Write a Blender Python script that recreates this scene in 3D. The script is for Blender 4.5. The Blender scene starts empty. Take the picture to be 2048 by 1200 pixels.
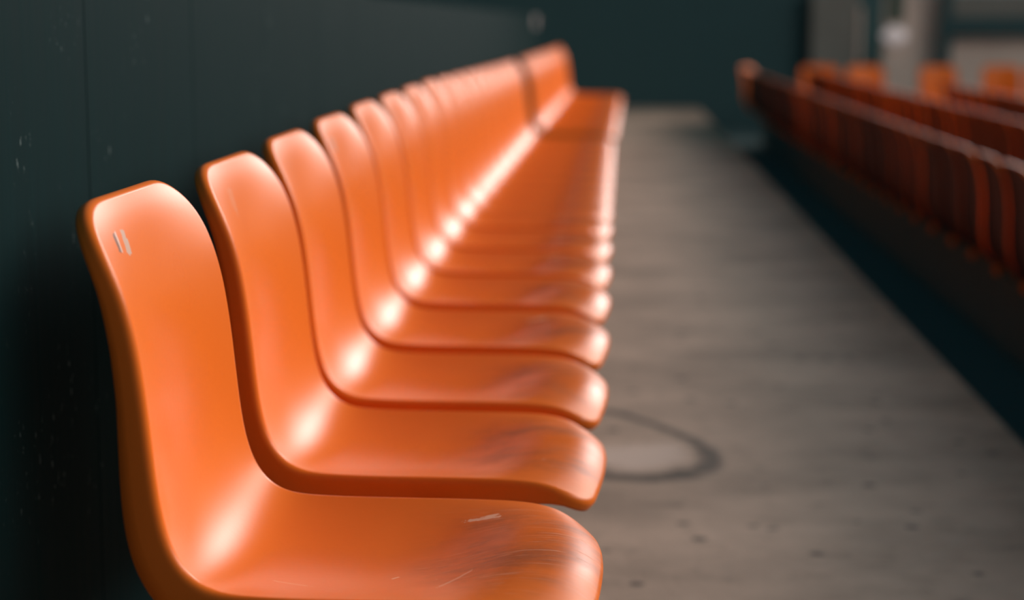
import bpy, bmesh, math, random
from mathutils import Vector, Matrix
random.seed(7)
S = bpy.context.scene
C = S.collection

# ---------------------------------------------------------------- camera
cam_data = bpy.data.cameras.new('camera')
cam = bpy.data.objects.new('camera', cam_data); C.objects.link(cam)
S.camera = cam
F_PX = 3680.0
cam_data.sensor_fit = 'HORIZONTAL'; cam_data.sensor_width = 36.0
cam_data.lens = F_PX * 36.0 / 2048.0
yaw, pitch = math.radians(-3.261), math.radians(8.531)
fwd = Vector((math.sin(yaw) * math.cos(pitch), math.cos(yaw) * math.cos(pitch), -math.sin(pitch)))
rgt = Vector((math.cos(yaw), -math.sin(yaw), 0)); up = rgt.cross(fwd)
cam.matrix_world = Matrix((( rgt.x, up.x, -fwd.x, 0), (rgt.y, up.y, -fwd.y, 0), (rgt.z, up.z, -fwd.z, 1.0), (0, 0, 0, 1)))
cam_data.clip_start = 0.02; cam_data.clip_end = 300
cam_data.dof.use_dof = True
cam_data.dof.focus_distance = 2.06
cam_data.dof.aperture_fstop = (cam_data.lens / 1000.0) / 0.025
cam_data.dof.aperture_blades = 0

# ---------------------------------------------------------------- view
S.view_settings.view_transform = 'Standard'; S.view_settings.look = 'None'
S.view_settings.exposure = 0.0; S.view_settings.gamma = 1.0
S.view_settings.use_curve_mapping = False
S.cycles.use_denoising = True
S.cycles.max_bounces = 8

# ---------------------------------------------------------------- sky: an overcast evening sky, brightest over the field on the right
W = bpy.data.worlds.new('sky'); S.world = W; W.use_nodes = True
nt = W.node_tree; nt.nodes.clear()
def wn(t, **k):
    n = nt.nodes.new(t)
    for a, v in k.items(): setattr(n, a, v)
    return n
tc = wn('ShaderNodeTexCoord'); sep = wn('ShaderNodeSeparateXYZ')
nt.links.new(tc.outputs['Generated'], sep.inputs[0])
def maprange(src, a, b, c, d):
    m = wn('ShaderNodeMapRange', interpolation_type='SMOOTHSTEP')
    for i, v in zip((1, 2, 3, 4), (a, b, c, d)): m.inputs[i].default_value = v
    nt.links.new(src, m.inputs[0]); return m.outputs[0]
SKY = (1.0, 0.83, 0.75, 1); DIM = (0.09, 0.24, 0.29, 1)
SKY_GAIN, DIM_GAIN, GLOW_GAIN = 16.5, 0.36, 17.0
GLOW_AZ, GLOW_EL, GLOW_W = 16.0, 13.5, 4.2
side = maprange(sep.outputs['X'], 0.24, 0.74, 0.0, 1.0)
ahead = maprange(sep.outputs['Y'], -0.15, 0.55, 0.07, 1.0)
behind = maprange(sep.outputs['Y'], -0.42, -0.60, 0.0, 0.36)
fm = wn('ShaderNodeMath', operation='MAXIMUM'); nt.links.new(ahead, fm.inputs[0]); nt.links.new(behind, fm.inputs[1]); far = fm.outputs[0]
rise = maprange(sep.outputs['Z'], 0.12, 0.32, 0.0, 1.0)
top = maprange(sep.outputs['Z'], 0.38, 0.62, 1.0, 0.0)
def mul(a, b):
    m = wn('ShaderNodeMath', operation='MULTIPLY'); nt.links.new(a, m.inputs[0]); nt.links.new(b, m.inputs[1]); return m.outputs[0]
high = mul(rise, top)
fac = mul(mul(side, far), high)
b1 = wn('ShaderNodeBackground'); b1.inputs[0].default_value = DIM; b1.inputs[1].default_value = DIM_GAIN
b2 = wn('ShaderNodeBackground'); b2.inputs[0].default_value = SKY; b2.inputs[1].default_value = SKY_GAIN
mx = wn('ShaderNodeMixShader'); out = wn('ShaderNodeOutputWorld')
nt.links.new(fac, mx.inputs[0]); nt.links.new(b1.outputs[0], mx.inputs[1]); nt.links.new(b2.outputs[0], mx.inputs[2])
# the sun behind the cloud: a wide soft glow low over the far right
ga, ge = math.radians(GLOW_AZ), math.radians(GLOW_EL)
gd = (math.sin(ga) * math.cos(ge), math.cos(ga) * math.cos(ge), math.sin(ge))
dt = wn('ShaderNodeVectorMath', operation='DOT_PRODUCT'); dt.inputs[1].default_value = gd
nt.links.new(tc.outputs['Generated'], dt.inputs[0])
ac = wn('ShaderNodeMath', operation='ARCCOSINE'); nt.links.new(dt.outputs['Value'], ac.inputs[0])
dv = wn('ShaderNodeMath', operation='DIVIDE'); nt.links.new(ac.outputs[0], dv.inputs[0]); dv.inputs[1].default_value = math.radians(GLOW_W)
pw = mul(dv.outputs[0], dv.outputs[0])
ng = wn('ShaderNodeMath', operation='MULTIPLY'); nt.links.new(pw, ng.inputs[0]); ng.inputs[1].default_value = -0.5
ex = wn('ShaderNodeMath', operation='EXPONENT'); nt.links.new(ng.outputs[0], ex.inputs[0])
gs = wn('ShaderNodeMath', operation='MULTIPLY'); nt.links.new(ex.outputs[0], gs.inputs[0]); gs.inputs[1].default_value = GLOW_GAIN
b3 = wn('ShaderNodeBackground'); b3.inputs[0].default_value = (1.0, 0.89, 0.86, 1); nt.links.new(gs.outputs[0], b3.inputs[1])
ad = wn('ShaderNodeAddShader'); nt.links.new(mx.outputs[0], ad.inputs[0]); nt.links.new(b3.outputs[0], ad.inputs[1])
nt.links.new(ad.outputs[0], out.inputs[0])
W.cycles.sampling_method = 'MANUAL'; W.cycles.sample_map_resolution = 1024

# ---------------------------------------------------------------- materials
class NG:
    def __init__(s, name):
        s.m = bpy.data.materials.new(name); s.m.use_nodes = True
        s.t = s.m.node_tree; s.b = s.t.nodes['Principled BSDF']
    def n(s, typ, ins=None, **k):
        nd = s.t.nodes.new(typ)
        for a, v in k.items(): setattr(nd, a, v)
        for i, v in (ins or {}).items(): s.put(nd.inputs[i], v)
        return nd
    def put(s, sock, v):
        if hasattr(v, 'links') and hasattr(v, 'is_output'): s.t.links.new(v, sock)
        else: sock.default_value = v
    def math(s, op, a, b=0.0, clamp=False):
        nd = s.n('ShaderNodeMath', {0: a, 1: b}, operation=op); nd.use_clamp = clamp; return nd.outputs[0]
    def step(s, v, a, b, c=0.0, d=1.0):
        return s.n('ShaderNodeMapRange', {0: v, 1: a, 2: b, 3: c, 4: d}, interpolation_type='SMOOTHSTEP').outputs[0]
    def mix(s, f, a, b):
        nd = s.n('ShaderNodeMix', data_type='RGBA'); s.put(nd.inputs[0], f); s.put(nd.inputs[6], a); s.put(nd.inputs[7], b); return nd.outputs[2]
    def noise(s, vec, scale, detail=3, rough=.5, dist=0):
        return s.n('ShaderNodeTexNoise', {'Vector': vec, 'Scale': scale, 'Detail': detail, 'Roughness': rough, 'Distortion': dist}).outputs[0]
    def mapping(s, vec, loc=(0, 0, 0), rot=(0, 0, 0), sc=(1, 1, 1), typ='POINT'):
        return s.n('ShaderNodeMapping', {'Vector': vec, 'Location': loc, 'Rotation': rot, 'Scale': sc}, vector_type=typ).outputs[0]
    def bump(s, h, dist, strength=1.0):
        nd = s.n('ShaderNodeBump', {'Strength': strength, 'Distance': dist, 'Height': h}); s.put(s.b.inputs['Normal'], nd.outputs[0])

ORANGE = (0.88, 0.198, 0.022, 1)
def plastic(name, marks=(), seed=0.0):
    """moulded orange plastic; UV = (along the shell in m, across it in m). marks: (u, v, half length, half width, angle, colour, ragged)"""
    g = NG(name); uv = g.n('ShaderNodeUVMap', uv_map='shell').outputs[0]
    sp = g.n('ShaderNodeSeparateXYZ', {0: uv}); u, v = sp.outputs[0], sp.outputs[1]
    uvs = g.mapping(uv, loc=(seed, seed * 1.7, 0))
    # worn front half of the seat pan: where people slide on and off
    worn = g.math('MULTIPLY', g.step(u, .56, .68), g.step(g.math('ABSOLUTE', v), .215, .10))
    worn = g.math('MULTIPLY', worn, g.step(g.noise(uvs, 9, 3), .30, .62))
    def hair(sx, sy, rot, th, sc=1.0, dist=.4):
        return g.step(g.noise(g.mapping(uvs, rot=(0, 0, rot), sc=(sx, sy, 1)), sc, 4, .6, dist), th, th + .07)
    h1 = hair(14, 330, .25, .60); h2 = hair(12, 260, -.45, .62); h3 = hair(10, 300, 1.0, .64)
    scr = g.math('MAXIMUM', g.math('MAXIMUM', h1, h2), h3)
    pan_s = g.math('MULTIPLY', scr, g.math('MULTIPLY', worn, .60))
    # fine vertical scratches everywhere, faint
    back_s = g.math('MULTIPLY', g.math('MAXIMUM', hair(7, 300, .04, .66), hair(40, 260, .7, .70)), g.math('MULTIPLY', g.step(g.noise(uvs, 6, 2), .50, .66), .35))
    # pin-point chips
    vor = g.n('ShaderNodeTexVoronoi', {'Vector': uvs, 'Scale': 55.0, 'Randomness': 1.0})
    chip = g.math('MULTIPLY', g.step(vor.outputs['Distance'], .10, .05), g.step(vor.outputs['Color'], .80, .86))
    chip = g.math('MULTIPLY', chip, g.math('MULTIPLY', g.step(u, .40, .55), .85))
    light = g.math('MAXIMUM', g.math('MAXIMUM', pan_s, back_s), chip, clamp=True)
    tone = g.noise(uvs, 5, 3)
    col = g.mix(tone, (ORANGE[0] * .95, ORANGE[1] * .93, ORANGE[2], 1), (ORANGE[0] * 1.03, ORANGE[1] * 1.07, ORANGE[2] * 1.1, 1))
    grime_shade = g.math('MULTIPLY', g.math('MULTIPLY', worn, g.step(g.noise(g.mapping(uvs, rot=(0, 0, .3), sc=(9, 17, 1)), 1, 6, .7), .30, .72)), .60)  # scuff dirt, deepened to paint the shade of the pan front as well
    col = g.mix(grime_shade, col, (.17, .075, .050, 1))
    col = g.mix(light, col, (.92, .50, .33, 1))
    for (mu, mv, hl, hw, ang, mc, rag) in marks:
        loc = g.mapping(uv, loc=(mu, mv, 0), rot=(0, 0, ang), sc=(hl, hw, 1), typ='TEXTURE')
        wob = g.n('ShaderNodeVectorMath', {0: g.n('ShaderNodeTexNoise', {'Vector': uv, 'Scale': 160.0, 'Detail': 3.0}).outputs['Color'], 1: (.5, .5, .5)}, operation='SUBTRACT').outputs[0]
        wob = g.n('ShaderNodeVectorMath', {0: wob, 1: (rag, rag, 0)}, operation='MULTIPLY').outputs[0]
        q = g.n('ShaderNodeSeparateXYZ', {0: g.n('ShaderNodeVectorMath', {0: loc, 1: wob}, operation='ADD').outputs[0]})
        mk = g.math('MULTIPLY', g.step(g.math('ABSOLUTE', q.outputs[0]), 1.0, .85), g.step(g.math('ABSOLUTE', q.outputs[1]), 1.0, .7))
        col = g.mix(g.math('MULTIPLY', mk, mc[3]), col, (mc[0], mc[1], mc[2], 1))
    g.put(g.b.inputs['Base Color'], col)
    ro = g.math('ADD', g.math('MULTIPLY', tone, .05), .26)
    ro = g.math('ADD', ro, g.math('MULTIPLY', worn, .10))
    ro = g.math('ADD', ro, g.math('MULTIPLY', light, .25), clamp=True)
    g.put(g.b.inputs['Roughness'], ro)
    g.b.inputs['IOR'].default_value = 1.5; g.b.inputs['Specular IOR Level'].default_value = .12
    hgt = g.math('ADD', g.noise(uvs, 120, 2), g.math('MULTIPLY', light, -.6))
    g.bump(hgt, .0004, .25)
    return g.m

def flat(name, col, rough=.6, metal=0.0, var=.15, scale=8.0, spec=None):
    g = NG(name); co = g.n('ShaderNodeTexCoord').outputs['Object']
    nz = g.noise(co, scale, 5)
    a = tuple(c * (1 - var) for c in col) + (1,); b = tuple(min(1, c * (1 + var)) for c in col) + (1,)
    g.put(g.b.inputs['Base Color'], g.mix(nz, a, b))
    g.put(g.b.inputs['Roughness'], g.math('ADD', g.math('MULTIPLY', nz, .12), rough - .06))
    g.b.inputs['Metallic'].default_value = metal
    if spec is not None: g.b.inputs['Specular IOR Level'].default_value = spec
    g.bump(g.noise(co, scale * 12, 3), .002, .3)
    return g.m

def painted_boards():
    g = NG('dark_green_painted_boards'); co = g.n('ShaderNodeTexCoord').outputs['Object']
    grain = g.noise(g.mapping(co, sc=(1, 55, 2.2)), 1.0, 5, .6, .3)
    broad = g.noise(g.mapping(co, sc=(1, 3, 1)), 1.2, 2)
    col = g.mix(grain, (.0012, .0115, .013, 1), (.0030, .0235, .0260, 1))
    col = g.mix(g.math('MULTIPLY', broad, .45), col, (.004, .0205, .0225, 1))
    chips = g.math('MULTIPLY', g.step(g.noise(g.mapping(co, rot=(.6, 0, 0), sc=(1, 60, 26)), 1.6, 4, .7), .62, .72), g.step(g.noise(co, 5, 2), .52, .66))
    col = g.mix(g.math('MULTIPLY', chips, .60), col, (.24, .33, .33, 1))
    g.put(g.b.inputs['Base Color'], col)
    g.put(g.b.inputs['Roughness'], g.math('ADD', g.math('MULTIPLY', grain, .2), .55)); g.b.inputs['Specular IOR Level'].default_value = .02
    g.bump(g.math('ADD', grain, g.math('MULTIPLY', chips, .7)), .0015, .35)
    return g.m

def concrete_floor():
    g = NG('worn_concrete_floor'); co = g.n('ShaderNodeTexCoord').outputs['Object']
    big = g.noise(g.mapping(co, sc=(.7, 1.0, 1)), 2.2, 5, .6)
    mid = g.noise(g.mapping(co, sc=(1, 1.4, 1)), 11, 5, .65)
    fine = g.noise(co, 70, 4, .6)
    col = g.mix(g.step(big, .30, .72), (.42, .32, .25, 1), (.78, .59, .465, 1))
    col = g.mix(g.math('MULTIPLY', g.step(mid, .52, .75), .45), col, (.115, .118, .108, 1))
    col = g.mix(g.math('MULTIPLY', fine, .30), col, (.30, .25, .21, 1))
    vor = g.n('ShaderNodeTexVoronoi', {'Vector': g.mapping(co, sc=(1, 1.0, 1)), 'Scale': 9.0, 'Randomness': 1.0})
    spot = g.math('MULTIPLY', g.step(g.math('ADD', vor.outputs['Distance'], g.math('MULTIPLY', fine, .20)), .29, .20), g.step(vor.outputs['Color'], .45, .55))
    col = g.mix(g.math('MULTIPLY', spot, .75), col, (.045, .045, .042, 1))
    # a dried puddle: pale middle, dark tide ring
    pd = g.n('ShaderNodeSeparateXYZ', {0: g.mapping(co, loc=(0.0, 4.38, 0), rot=(0, 0, .25), typ='TEXTURE')})
    wide = g.math('SUBTRACT', .185, g.math('MULTIPLY', pd.outputs[1], .16))
    r = g.math('SQRT', g.math('ADD', g.math('POWER', g.math('DIVIDE', pd.outputs[0], wide), 2.0), g.math('POWER', g.math('DIVIDE', pd.outputs[1], .40), 2.0)))
    r = g.math('ADD', r, g.math('MULTIPLY', g.math('SUBTRACT', mid, .5), .25))
    ring = g.math('MULTIPLY', g.step(r, .80, .93), g.step(r, 1.12, .99))
    pale = g.math('MULTIPLY', g.step(pd.outputs[1], -.02, -.12), g.step(r, .86, .62))
    col = g.mix(g.math('MULTIPLY', ring, .8), col, (.055, .058, .053, 1))
    col = g.mix(g.math('MULTIPLY', pale, .85), col, (.85, .70, .61, 1))
    g.put(g.b.inputs['Base Color'], col)
    g.put(g.b.inputs['Roughness'], g.math('ADD', g.math('MULTIPLY', mid, .3), .60)); g.b.inputs['Specular IOR Level'].default_value = .2
    g.bump(g.math('ADD', mid, g.math('MULTIPLY', fine, .5)), .006, .5)
    return g.m

M_BOARD = painted_boards()
M_FLOOR = concrete_floor()
M_DARK = flat('dark_teal_paint', (.030, .085, .095), .85)
M_LOWER = flat('dark_asphalt', (.075, .145, .155), .95)
M_ROOF = flat('teal_roof_boards', (.07, .17, .19), .8)
M_TEAL = flat('blue_grey_bounce', (.07, .12, .17), .8)  # only for the added near wall, toned for its bounced light
M_CONC = flat('grey_concrete', (.21, .22, .20), .85, var=.2, scale=3)
M_BEIGE = flat('beige_render', (.74, .62, .54), .85, var=.15, scale=3)
M_STEEL = flat('dark_galvanised_steel', (.10, .11, .11), .5, .8)
M_WHITE = flat('white_enamel', (.80, .74, .74), .5)
M_LAMP = flat('opal_lamp_glass', (.80, .74, .74), .5)
M_LAMP.node_tree.nodes['Principled BSDF'].inputs['Emission Color'].default_value = (1, .86, .84, 1)
M_LAMP.node_tree.nodes['Principled BSDF'].inputs['Emission Strength'].default_value = .20
M_GREEN = flat('dark_green_panel', (.05, .10, .075), .7)
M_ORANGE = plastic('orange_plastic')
M_UNDER = flat('orange_plastic_shaded_underside', (.11, .060, .055), .8, var=.06, spec=.2)  # underside of the same orange plastic, with shade darkened into its colour

# ---------------------------------------------------------------- mesh helpers
def box(bm, lo, hi, bev=0.0):
    r = bmesh.ops.create_cube(bm, size=1.0)
    for v in r['verts']:
        v.co = Vector([(lo[i] + hi[i]) / 2 + v.co[i] * (hi[i] - lo[i]) for i in range(3)])
    if bev:
        es = {e for v in r['verts'] for e in v.link_edges}
        bmesh.ops.bevel(bm, geom=list(es), offset=bev, segments=2, affect='EDGES', profile=.5)
def obj(name, bm, mat, parent=None, smooth=False):
    me = bpy.data.meshes.new(name); bm.to_mesh(me); bm.free()
    if smooth:
        for p in me.polygons: p.use_smooth = True
    me.materials.append(mat)
    o = bpy.data.objects.new(name, me); C.objects.link(o)
    if parent: o.parent = parent
    return o
def boxes(name, bl, mat, parent=None, bev=0.0):
    bm = bmesh.new()
    for lo, hi in bl: box(bm, lo, hi, bev)
    return obj(name, bm, mat, parent)
def struct(name, bl, mat, bev=0.0, parent=None):
    o = boxes(name, bl, mat, parent, bev)
    if parent is None: o['kind'] = 'structure'
    return o
def tag(o, label, cat, group=None):
    o['label'] = label; o['category'] = cat
    if group: o['group'] = group
    return o
def empty(name, loc, rz=0.0):
    o = bpy.data.objects.new(name, None); C.objects.link(o); o.location = loc; o.rotation_euler = (0, 0, rz)
    o.empty_display_size = .1; return o

# ---------------------------------------------------------------- setting
EDGE = 0.98                 # edge of the upper step
ROOF_X = 3.3; ROOF_Z = 3.8
LOW = -0.27                 # lower step
FAR = 22.4
struct('floor', [((-3.0, -2.0, LOW - .2), (EDGE, FAR, 0.0))], M_FLOOR)
struct('floor_lower', [((EDGE, -2.0, LOW - .2), (14.0, 40.0, LOW))], M_LOWER)

# left wall: painted panels with open joints, low enough to look over
bm = bmesh.new()
ys = [-2.0]; y = 2.563 - .655 * 6
while y < 16.9:
    ys.append(y); y += .655
ys.append(17.0)
box(bm, (-.85, -2.0, 0.0), (-.749, 17.0, 1.075))
for a, b in zip(ys[:-1], ys[1:]):
    if b - a > .02: box(bm, (-.760, a + .0012, 0.005), (-.745, b - .0012, 1.080), .001)
w = obj('wall_left', bm, M_BOARD); w['kind'] = 'structure'
struct('wall_back', [((-3.2, -2.0, 0.0), (-3.0, FAR, ROOF_Z))], M_DARK)
struct('wall_far', [((-3.2, FAR, LOW - .2), (2.27, FAR + .3, 9.0))], M_DARK)  # real wall low down; unseen upper height added to darken reflections
struct('baseboard_far', [((-.70, FAR - .04, 0.0), (EDGE, FAR, .10))], M_DARK)
struct('added_wall_near', [((-3.2, -1.5, LOW - .2), (12.0, -1.3, 6.0))], M_TEAL)  # unseen wall added behind the camera, sized to block sky light

# ---------------------------------------------------------------- seat shell
# side profile (x, z), from the top of the backrest down to the front lip
PROF = [(-.5290, .8135), (-.5185, .8000), (-.5067, .7800), (-.4945, .7550), (-.4840, .7270), (-.4748, .6880), (-.4680, .6400), (-.4630, .5900),
        (-.4585, .5450), (-.4520, .5030), (-.4410, .4690), (-.4230, .4440), (-.4010, .4310), (-.3780, .4265), (-.3200, .4240),
        (-.2500, .4235), (-.1800, .4230), (-.1200, .4215), (-.0870, .4175), (-.0650, .4100), (-.0480, .3990), (-.0370, .3870)]
def catmull(P, n=40):
    P = [Vector(p) for p in P]; P = [2 * P[0] - P[1]] + P + [2 * P[-1] - P[-2]]; o = []
    for i in range(1, len(P) - 2):
        a, b, c, d = P[i - 1:i + 3]
        for k in range(n):
            t = k / n
            o.append(.5 * ((2 * b) + (c - a) * t + (2 * a - 5 * b + 4 * c - d) * t * t + (3 * b - a - 3 * c + d) * t ** 3))
    o.append(P[-2]); return o
CV = catmull(PROF); LEN = [0.0]
for a, b in zip(CV[:-1], CV[1:]): LEN.append(LEN[-1] + (b - a).length)
SLEN = LEN[-1]
def smooth_curve(P, L, n=600, sig=.012):
    import bisect
    tot = L[-1]; q = []
    def lin(s):
        if s < 0: return P[0] + (P[0] - lin(-s))
        if s > tot: return P[-1] + (P[-1] - lin(2 * tot - s))
        i = min(len(P) - 2, max(0, bisect.bisect_right(L, s) - 1)); return P[i].lerp(P[i + 1], (s - L[i]) / max(1e-9, L[i + 1] - L[i]))
    ks = [k * sig / 4 for k in range(-10, 11)]; ws = [math.exp(-.5 * (k / sig) ** 2) for k in ks]
    for i in range(n + 1):
        s = tot * i / n; v = Vector((0, 0))
        for k, w in zip(ks, ws): v += lin(s + k) * w
        q.append(v / sum(ws))
    return q
CV = smooth_curve(CV, LEN); LEN = [0.0]
for a, b in zip(CV[:-1], CV[1:]): LEN.append(LEN[-1] + (b - a).length)
SLEN = LEN[-1]
def at(s):
    import bisect
    s = max(0.0, min(SLEN, s)); i = min(len(CV) - 2, max(0, bisect.bisect_right(LEN, s) - 1))
    f = (s - LEN[i]) / max(1e-9, LEN[i + 1] - LEN[i]); return CV[i].lerp(CV[i + 1], f)
def frame(s):
    p = at(s); t = (at(s + .006) - at(s - .006)).normalized()
    return p, t, Vector((-t.y, t.x))
def sm(a, b, x):
    x = max(0, min(1, (x - a) / (b - a))); return x * x * (3 - 2 * x)
HALF = .200; RC_T, RC_F = .075, .048; RR = .010; LIFT = .005
def s_of(x=None, z=None):
    return min(range(len(CV)), key=lambda i: abs(CV[i].x - x) if x is not None else abs(CV[i].y - z))
S_BEND = LEN[min(range(len(CV)), key=lambda i: (CV[i] - Vector((-.43, .453))).length)]
def S_X(x): return LEN[min(range(len(CV)), key=lambda i: abs(CV[i].x - x) + (CV[i].y > .46))]
def dish(s):
    """depth of the hollow at the centre line"""
    return ((.020 * math.sin(math.pi / 2 * min(1.0, s / .11)) + .007 * sm(.09, .28, s) - .010 * math.exp(-.5 * ((s - S_BEND) / .05) ** 2)) * sm(SLEN, SLEN - .18, s)
            - .017 * sm(S_X(-.26), S_X(-.08), s) - .010 * sm(S_X(-.095), SLEN, s))
W_TOP = .100
def half(s):
    w = HALF
    if s < RC_T: w = W_TOP + (HALF - W_TOP) * max(0, 1 - (1 - s / RC_T) ** 2.4) ** (1 / 2.4)
    e = SLEN - s
    if e < RC_F: w -= RC_F - math.sqrt(max(0, RC_F ** 2 - (RC_F - e) ** 2))
    return w
def flange(s):
    K = ((0, .004), (.045, .008), (.11, .014), (.20, .018), (.285, .025), (.40, .034), (.47, .034), (.60, .026), (.72, .018), (SLEN - .03, .008), (SLEN, .007))
    for (a, p), (b, q) in zip(K[:-1], K[1:]):
        if s <= b: return p + (q - p) * (s - a) / (b - a)
    return K[-1][1]
def surf(s, t):
    p, T, N = frame(s)
    v = t / HALF
    off = LIFT - dish(s) * (1 - v * v)
    return Vector((p.x + N.x * off, t, p.y + N.y * off)), T, N
def shell_mesh(name):
    bm = bmesh.new(); uvl = {}
    ss = []
    n = 16
    for k in range(n): ss.append(RC_T * (1 - math.cos(math.pi / 2 * k / n)))
    m = 84
    for k in range(m + 1): ss.append(RC_T + (SLEN - RC_T - RC_F) * k / m)
    for k in range(1, n + 1): ss.append(SLEN - RC_F * (1 - math.sin(math.pi / 2 * k / n)))
    NV = 34; rows = []
    for s in ss:
        row = []
        hw = half(s)
        for j in range(NV + 1):
            t = hw * math.sin(math.pi / 2 * (2 * j / NV - 1) * .92) / math.sin(math.pi / 2 * .92)
            co, T, N = surf(s, t); vtx = bm.verts.new(co); uvl[vtx] = (s, t); row.append((vtx, s, t))
        rows.append(row)
    for a, b in zip(rows[:-1], rows[1:]):
        for j in range(NV): bm.faces.new((a[j][0], b[j][0], b[j + 1][0], a[j + 1][0]))
    # boundary loop: top row, right side, front row, left side
    loop = list(rows[0]) + [r[-1] for r in rows[1:-1]] + list(reversed(rows[-1])) + [r[0] for r in reversed(rows[1:-1])]
    L = len(loop)
    rings = [[l[0] for l in loop]]
    outs = []
    for i, (vtx, s, t) in enumerate(loop):
        a, b = loop[i - 1], loop[(i + 1) % L]
        d = Vector((b[1] - a[1], b[2] - a[2]))
        if d.length < 1e-9: d = Vector((0, 1))
        d.normalize(); outs.append(Vector((-d.y, d.x)))
    steps = [(k / 6) * math.pi / 2 for k in range(1, 7)]
    def ring(fn):
        new = []
        for i, (vtx, s, t) in enumerate(loop):
            _, T, N = frame(s); o = outs[i]
            o3 = Vector((T.x * o.x, o.y, T.y * o.x)); n3 = Vector((N.x, 0, N.y))
            da, dn = fn(s); nv = bm.verts.new(vtx.co + o3 * da + n3 * dn); uvl[nv] = (s + o.x * da, t + o.y * da); new.append(nv)
        old = rings[-1]
        for i in range(L):
            k = (i + 1) % L; bm.faces.new((old[i], new[i], new[k], old[k]))
        rings.append(new)
    for th in steps: ring(lambda s, th=th: (RR * math.sin(th), RR * (math.cos(th) - 1)))
    for q in (.5, 1.0): ring(lambda s, q=q: (RR + .0005 * q, -RR - flange(s) * q))
    bmesh.ops.recalc_face_normals(bm, faces=bm.faces)
    mid = rows[len(rows) // 2][NV // 2][0]
    if mid.link_faces[0].normal.z + mid.link_faces[0].normal.x < 0: bmesh.ops.reverse_faces(bm, faces=bm.faces)
    ul = bm.loops.layers.uv.new('shell')
    for f in bm.faces:
        f.smooth = True
        for lp in f.loops: lp[ul].uv = uvl[lp.vert]
    me = bpy.data.meshes.new(name); bm.to_mesh(me); bm.free()
    tmp = bpy.data.objects.new('temporary', me); C.objects.link(tmp)
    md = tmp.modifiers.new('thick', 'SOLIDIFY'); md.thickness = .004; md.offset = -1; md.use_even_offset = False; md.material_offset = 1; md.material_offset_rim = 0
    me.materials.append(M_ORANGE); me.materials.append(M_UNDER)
    out = bpy.data.meshes.new_from_object(tmp.evaluated_get(bpy.context.evaluated_depsgraph_get()))
    bpy.data.objects.remove(tmp); bpy.data.meshes.remove(me)
    out.name = name; assert len(out.materials) == 2 and max(p.material_index for p in out.polygons) == 1
    return out
SHELL = shell_mesh('shell')
def uv_at(x, z): return LEN[min(range(len(CV)), key=lambda i: (CV[i] - Vector((x, z))).length)]
ord_words = 'first second third fourth fifth sixth seventh eighth ninth tenth eleventh twelfth thirteenth fourteenth fifteenth sixteenth seventeenth eighteenth nineteenth twentieth'.split()
def ordinal(n):
    if n <= 20: return ord_words[n - 1]
    if n < 30: return 'twenty-' + ord_words[n - 21]
    if n in (30, 40): return {30: 'thirtieth', 40: 'fortieth'}[n]
    return 'thirty-' + ord_words[n - 31]

# the shell's steel bracket: two side straps and a foot plate on the rail
XR = -.235                                                     # the rail's middle, in the shell's side profile
def bracket_bm():
    bm = bmesh.new()
    box(bm, (XR - .06, -.10, .372), (XR + .06, .10, .380), .001)
    for t in (-.085, .085):
        box(bm, (XR - .05, t - .004, .378), (XR + .05, t + .004, .4015), .001)
    return bm
def bolt_bm():
    bm = bmesh.new()
    bmesh.ops.create_cone(bm, cap_ends=True, segments=6, radius1=.008, radius2=.008, depth=.007)
    return bm
def make_seat():
    root = empty('seat', (0, 0, 0))
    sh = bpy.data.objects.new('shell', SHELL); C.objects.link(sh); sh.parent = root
    sh.location = (-XR, 0, 0)
    br = obj('mounting_bracket', bracket_bm(), M_STEEL, root); br.location = (-XR, 0, 0)
    for sx in (-.045, .045):
        b = obj('bolt', bolt_bm(), M_STEEL, br); b.location = (XR + sx, 0, .3835)
    return root
def copy_tree(o, parent=None):
    c = o.copy(); C.objects.link(c); c.parent = parent
    for ch in o.children: copy_tree(ch, c)
    return c
proto = make_seat(); first = [True]
def seat(x, y, z, rz, label, group, mat=None):
    """x, y: where the shell profile's zero lies"""
    o = proto if first[0] else copy_tree(proto); first[0] = False
    o.location = (x + math.cos(rz) * XR, y + math.sin(rz) * XR, z); o.rotation_euler = (0, 0, rz)
    tag(o, label, 'seat', group)
    if mat:
        sh = [c for c in o.children if c.name.startswith('shell')][0]
        sh.data = SHELL.copy(); sh.data.materials[0] = mat
    return o

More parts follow.
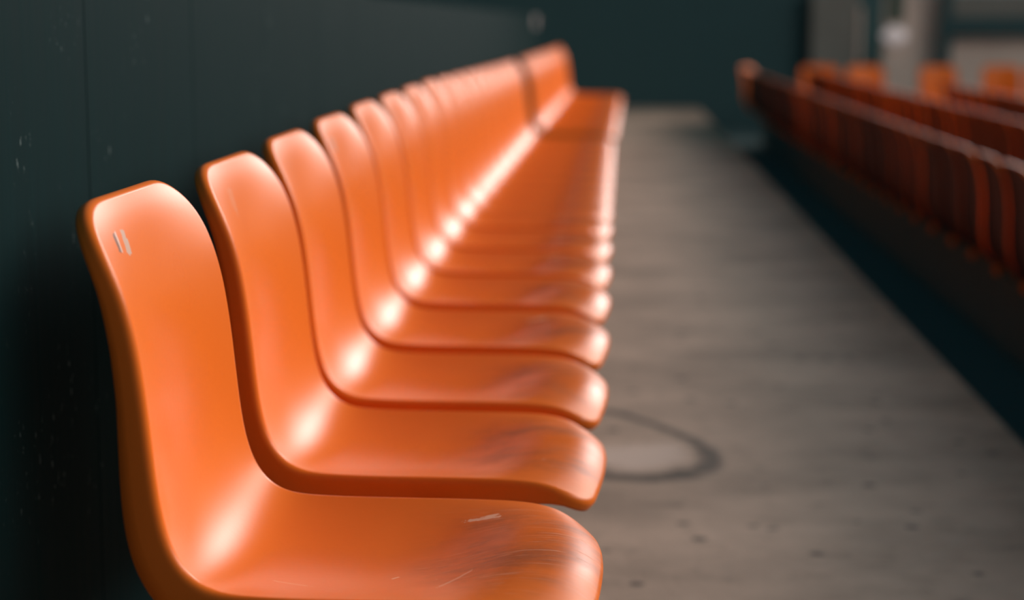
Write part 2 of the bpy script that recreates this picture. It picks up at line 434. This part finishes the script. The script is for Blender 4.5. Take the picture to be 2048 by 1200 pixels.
def bumper_bm():
    bm = bmesh.new(); bmesh.ops.create_uvsphere(bm, u_segments=20, v_segments=12, radius=1)
    for v in bm.verts: v.co = Vector((v.co.x * .014, v.co.y * .017, v.co.z * .020))
    return bm
PITCH, Y1 = .45, 1.82
RISE = {1: .003, 3: .006, 4: .012, 5: .018, 6: .020, 7: .022, 8: .024, 9: .021, 10: .018, 11: .015, 12: .012, 13: .009, 14: .006, 15: .003}   # per-seat lifts fitted to image pixel heights, leaving the row not dead level
yc = lambda i: Y1 + HALF + RR + PITCH * (i - 1) - (.07 if i == 1 else 0)
pale = (.62, .47, .38, .9); grey = (.10, .085, .08, .9); chipc = (.95, .62, .45, .8)
ub = lambda z: uv_at(-.505 if z > .7 else -.47, z)
up_ = lambda x: uv_at(x, .4235)
marks1 = [(ub(.778), -.125, .011, .0052, .05, grey, .9), (ub(.777), -.1165, .012, .0034, .02, (.75, .62, .55, 1), .7),
          (ub(.775), -.088, .014, .0085, -.12, pale, .8), (ub(.768), -.080, .009, .0050, -.12, pale, .8),
          (up_(-.155), .135, .020, .0045, .05, chipc, 1.8), (up_(-.145), .142, .010, .004, .3, chipc, 1.8),
          (up_(-.167), -.085, .030, .0022, 1.0, (.9, .5, .34, .7), 1.0),
          (up_(-.235), -.045, .006, .0018, .9, chipc, .8), (up_(-.34), -.09, .022, .0012, -.25, (.9, .5, .3, .6), 1.2)]
marks2 = [(ub(.775), -.085, .014, .0014, .05, (.80, .50, .36, .7), .8), (ub(.772), -.075, .018, .0014, -.05, (.80, .50, .36, .7), .8),
          (ub(.768), -.066, .020, .0018, -.03, (.80, .50, .36, .7), .8)]
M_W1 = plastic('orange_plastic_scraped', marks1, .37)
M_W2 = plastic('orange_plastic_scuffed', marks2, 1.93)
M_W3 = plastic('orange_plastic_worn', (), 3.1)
GAP = 18; LASTL = 30
left = [i for i in range(1, LASTL + 1) if i != GAP]
for i in left:
    veer = .0 if i < GAP else .012 + .0035 * (i - GAP)
    lift = RISE.get(i, 0.0)
    if i == 1: lab = 'nearest orange seat in the row along the dark wall, two pale scrapes on its back'
    elif i == 2: lab = 'second orange seat along the dark wall, just behind the nearest one'
    elif i == GAP - 1: lab = 'orange seat along the dark wall, last one before the gap of a missing seat'
    elif i == GAP + 1: lab = 'orange seat along the dark wall, first one beyond the gap of a missing seat'
    elif i == LASTL: lab = 'farthest orange seat at the very end of the row along the dark wall'
    elif i < GAP: lab = ordinal(i) + ' orange seat from the near end of the row along the dark wall'
    else: lab = ordinal(i - GAP) + ' orange seat beyond the gap in the row along the dark wall'
    tw = random.uniform(-.006, .006)
    seat(veer, yc(i), lift, tw, lab, 'orange seats along the dark wall', {1: M_W1, 2: M_W2, 3: M_W3, 5: M_W3}.get(i))

def rail(x, z0, ya, yb, label, added_upstand=None):
    r = empty('seat_rail', (x, (ya + yb) / 2, z0)); h = (yb - ya) / 2
    boxes('beam', [((-.03, -h, .312), (.03, h, .3705))], M_STEEL, r, .004)
    tag(r, label, 'rail')
    if added_upstand:                                                   # on an added upstand that stops light under the seats, instead of posts
        struct(added_upstand, [((x - .08, ya, z0), (x + .08, yb, z0 + .311))], M_LOWER, .01); return r
    n = max(2, int((yb - ya) / 1.88) + 1)
    for k in range(n):
        yy = -h + .235 + (2 * h - .47) * k / (n - 1)
        p = boxes('post', [((-.02, yy - .02, .008), (.02, yy + .02, .312))], M_STEEL, r, .003)
        boxes('foot_plate', [((-.06, yy - .06, 0), (.06, yy + .06, .008))], M_STEEL, p, .002)
    return r
rail(XR, 0, Y1, yc(GAP - 1) + .235, 'dark steel rail carrying the orange seats along the dark wall, near the camera')
rail(XR + .03, 0, yc(GAP + 1) - .235, yc(LASTL) + .235, 'dark steel rail carrying the far orange seats beyond the gap along the wall')

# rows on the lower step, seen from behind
def right_row(L, ya, n, words, group, added_upstand):
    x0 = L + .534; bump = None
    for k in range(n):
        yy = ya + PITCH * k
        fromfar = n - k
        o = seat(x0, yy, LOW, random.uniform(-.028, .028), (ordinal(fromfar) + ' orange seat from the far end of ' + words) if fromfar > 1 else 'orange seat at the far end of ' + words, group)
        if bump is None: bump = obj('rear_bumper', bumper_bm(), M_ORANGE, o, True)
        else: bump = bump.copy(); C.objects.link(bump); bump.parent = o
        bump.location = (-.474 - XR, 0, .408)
    rail(x0 + XR, LOW, ya - .235, ya + PITCH * (n - 1) + .235, 'dark steel rail under ' + words, added_upstand)
right_row(1.29, 5.20 - 8 * PITCH, 40, 'the row across the aisle', 'seats in the row across the aisle', 'added_upstand_1')  # nearest seats lie out of view, added to shade the floor
right_row(1.90, 8.0, 25, 'the second row across the aisle', 'seats in the second row across the aisle', 'added_upstand_2')
right_row(2.52, 10.8, 9, 'the third row across the aisle', 'seats in the third row across the aisle', 'added_upstand_3')
# seats at the head of the stand, turned towards the aisle
heads = [(1.40, 20.0, -22, 'turned orange seat standing alone at the far corner of the aisle'),
         (2.20, 20.4, -82, 'leftmost orange seat facing us, in front of the grey concrete pillar'),
         (2.70, 20.4, -75, 'orange seat facing us below the dark recess beside the concrete pillar'),
         (3.48, 20.4, -80, 'orange seat facing us at the dark post between the beige walls'),
         (4.16, 20.4, -85, 'orange seat facing us in front of the right-hand beige wall'),
         (4.62, 20.4, -85, 'orange seat facing us, cut by the right edge of the photo')]
for (hx, hy, deg, lab) in heads:
    rz = math.radians(deg)
    o = seat(hx - math.cos(rz) * -.5, hy - math.sin(rz) * -.5, LOW, rz, lab, 'orange seats facing us at the far end')
    f = boxes('pedestal', [((-.05, -.05, 0), (.05, .05, .372))], M_STEEL, o, .004)

# ---------------------------------------------------------------- far end behind the lower step
ZB = LOW
struct('pillar', [((2.29, 22.2, ZB), (2.84, 22.7, 1.37))], M_CONC, .01)
struct('trim_1', [((2.84, 22.18, .55), (2.88, 22.3, 1.2))], M_BEIGE)
struct('wall_recess', [((2.7, 24.2, ZB), (3.6, 24.4, 1.9))], M_DARK)
struct('wall_right', [((3.19, 22.4, ZB), (3.82, 22.7, 1.37))], M_BEIGE, .01)
struct('trim_2', [((3.80, 22.2, ZB), (3.93, 22.33, 1.85))], M_DARK)
struct('wall_end', [((3.93, 22.4, ZB), (7.5, 22.7, 1.37))], M_BEIGE, .01)
struct('trim_3', [((3.93, 22.2, .86), (7.5, 22.4, 1.08))], M_DARK)
struct('trim_7', [((3.93, 22.36, 1.08), (7.5, 22.405, 1.37))], M_CONC)
struct('trim_8', [((3.22, 22.37, 1.02), (3.39, 22.405, 1.37))], M_GREEN)
p = empty('wall_lamp', (3.28, 22.4, .86))
bm = bmesh.new(); bmesh.ops.create_uvsphere(bm, u_segments=24, v_segments=12, radius=1)
for v in bm.verts: v.co = Vector((v.co.x * .15, v.co.y * .10 - .10, v.co.z * .105))
obj('diffuser', bm, M_LAMP, p, True)
boxes('back_plate', [((-.13, -.03, -.09), (.13, 0, .09))], M_STEEL, p, .004)
tag(p, 'white oval lamp on the beige wall edge beside the dark recess', 'lamp')
p = empty('wall_clasp', (-.745, 16.7, 1.02))
boxes('plate', [((0, -.12, -.05), (.012, .12, .05))], M_WHITE, p, .002)
boxes('hook', [((.012, -.03, -.02), (.05, .03, .02))], M_STEEL, p, .004)
tag(p, 'small pale metal clasp high on the far end of the dark wall', 'clasp')
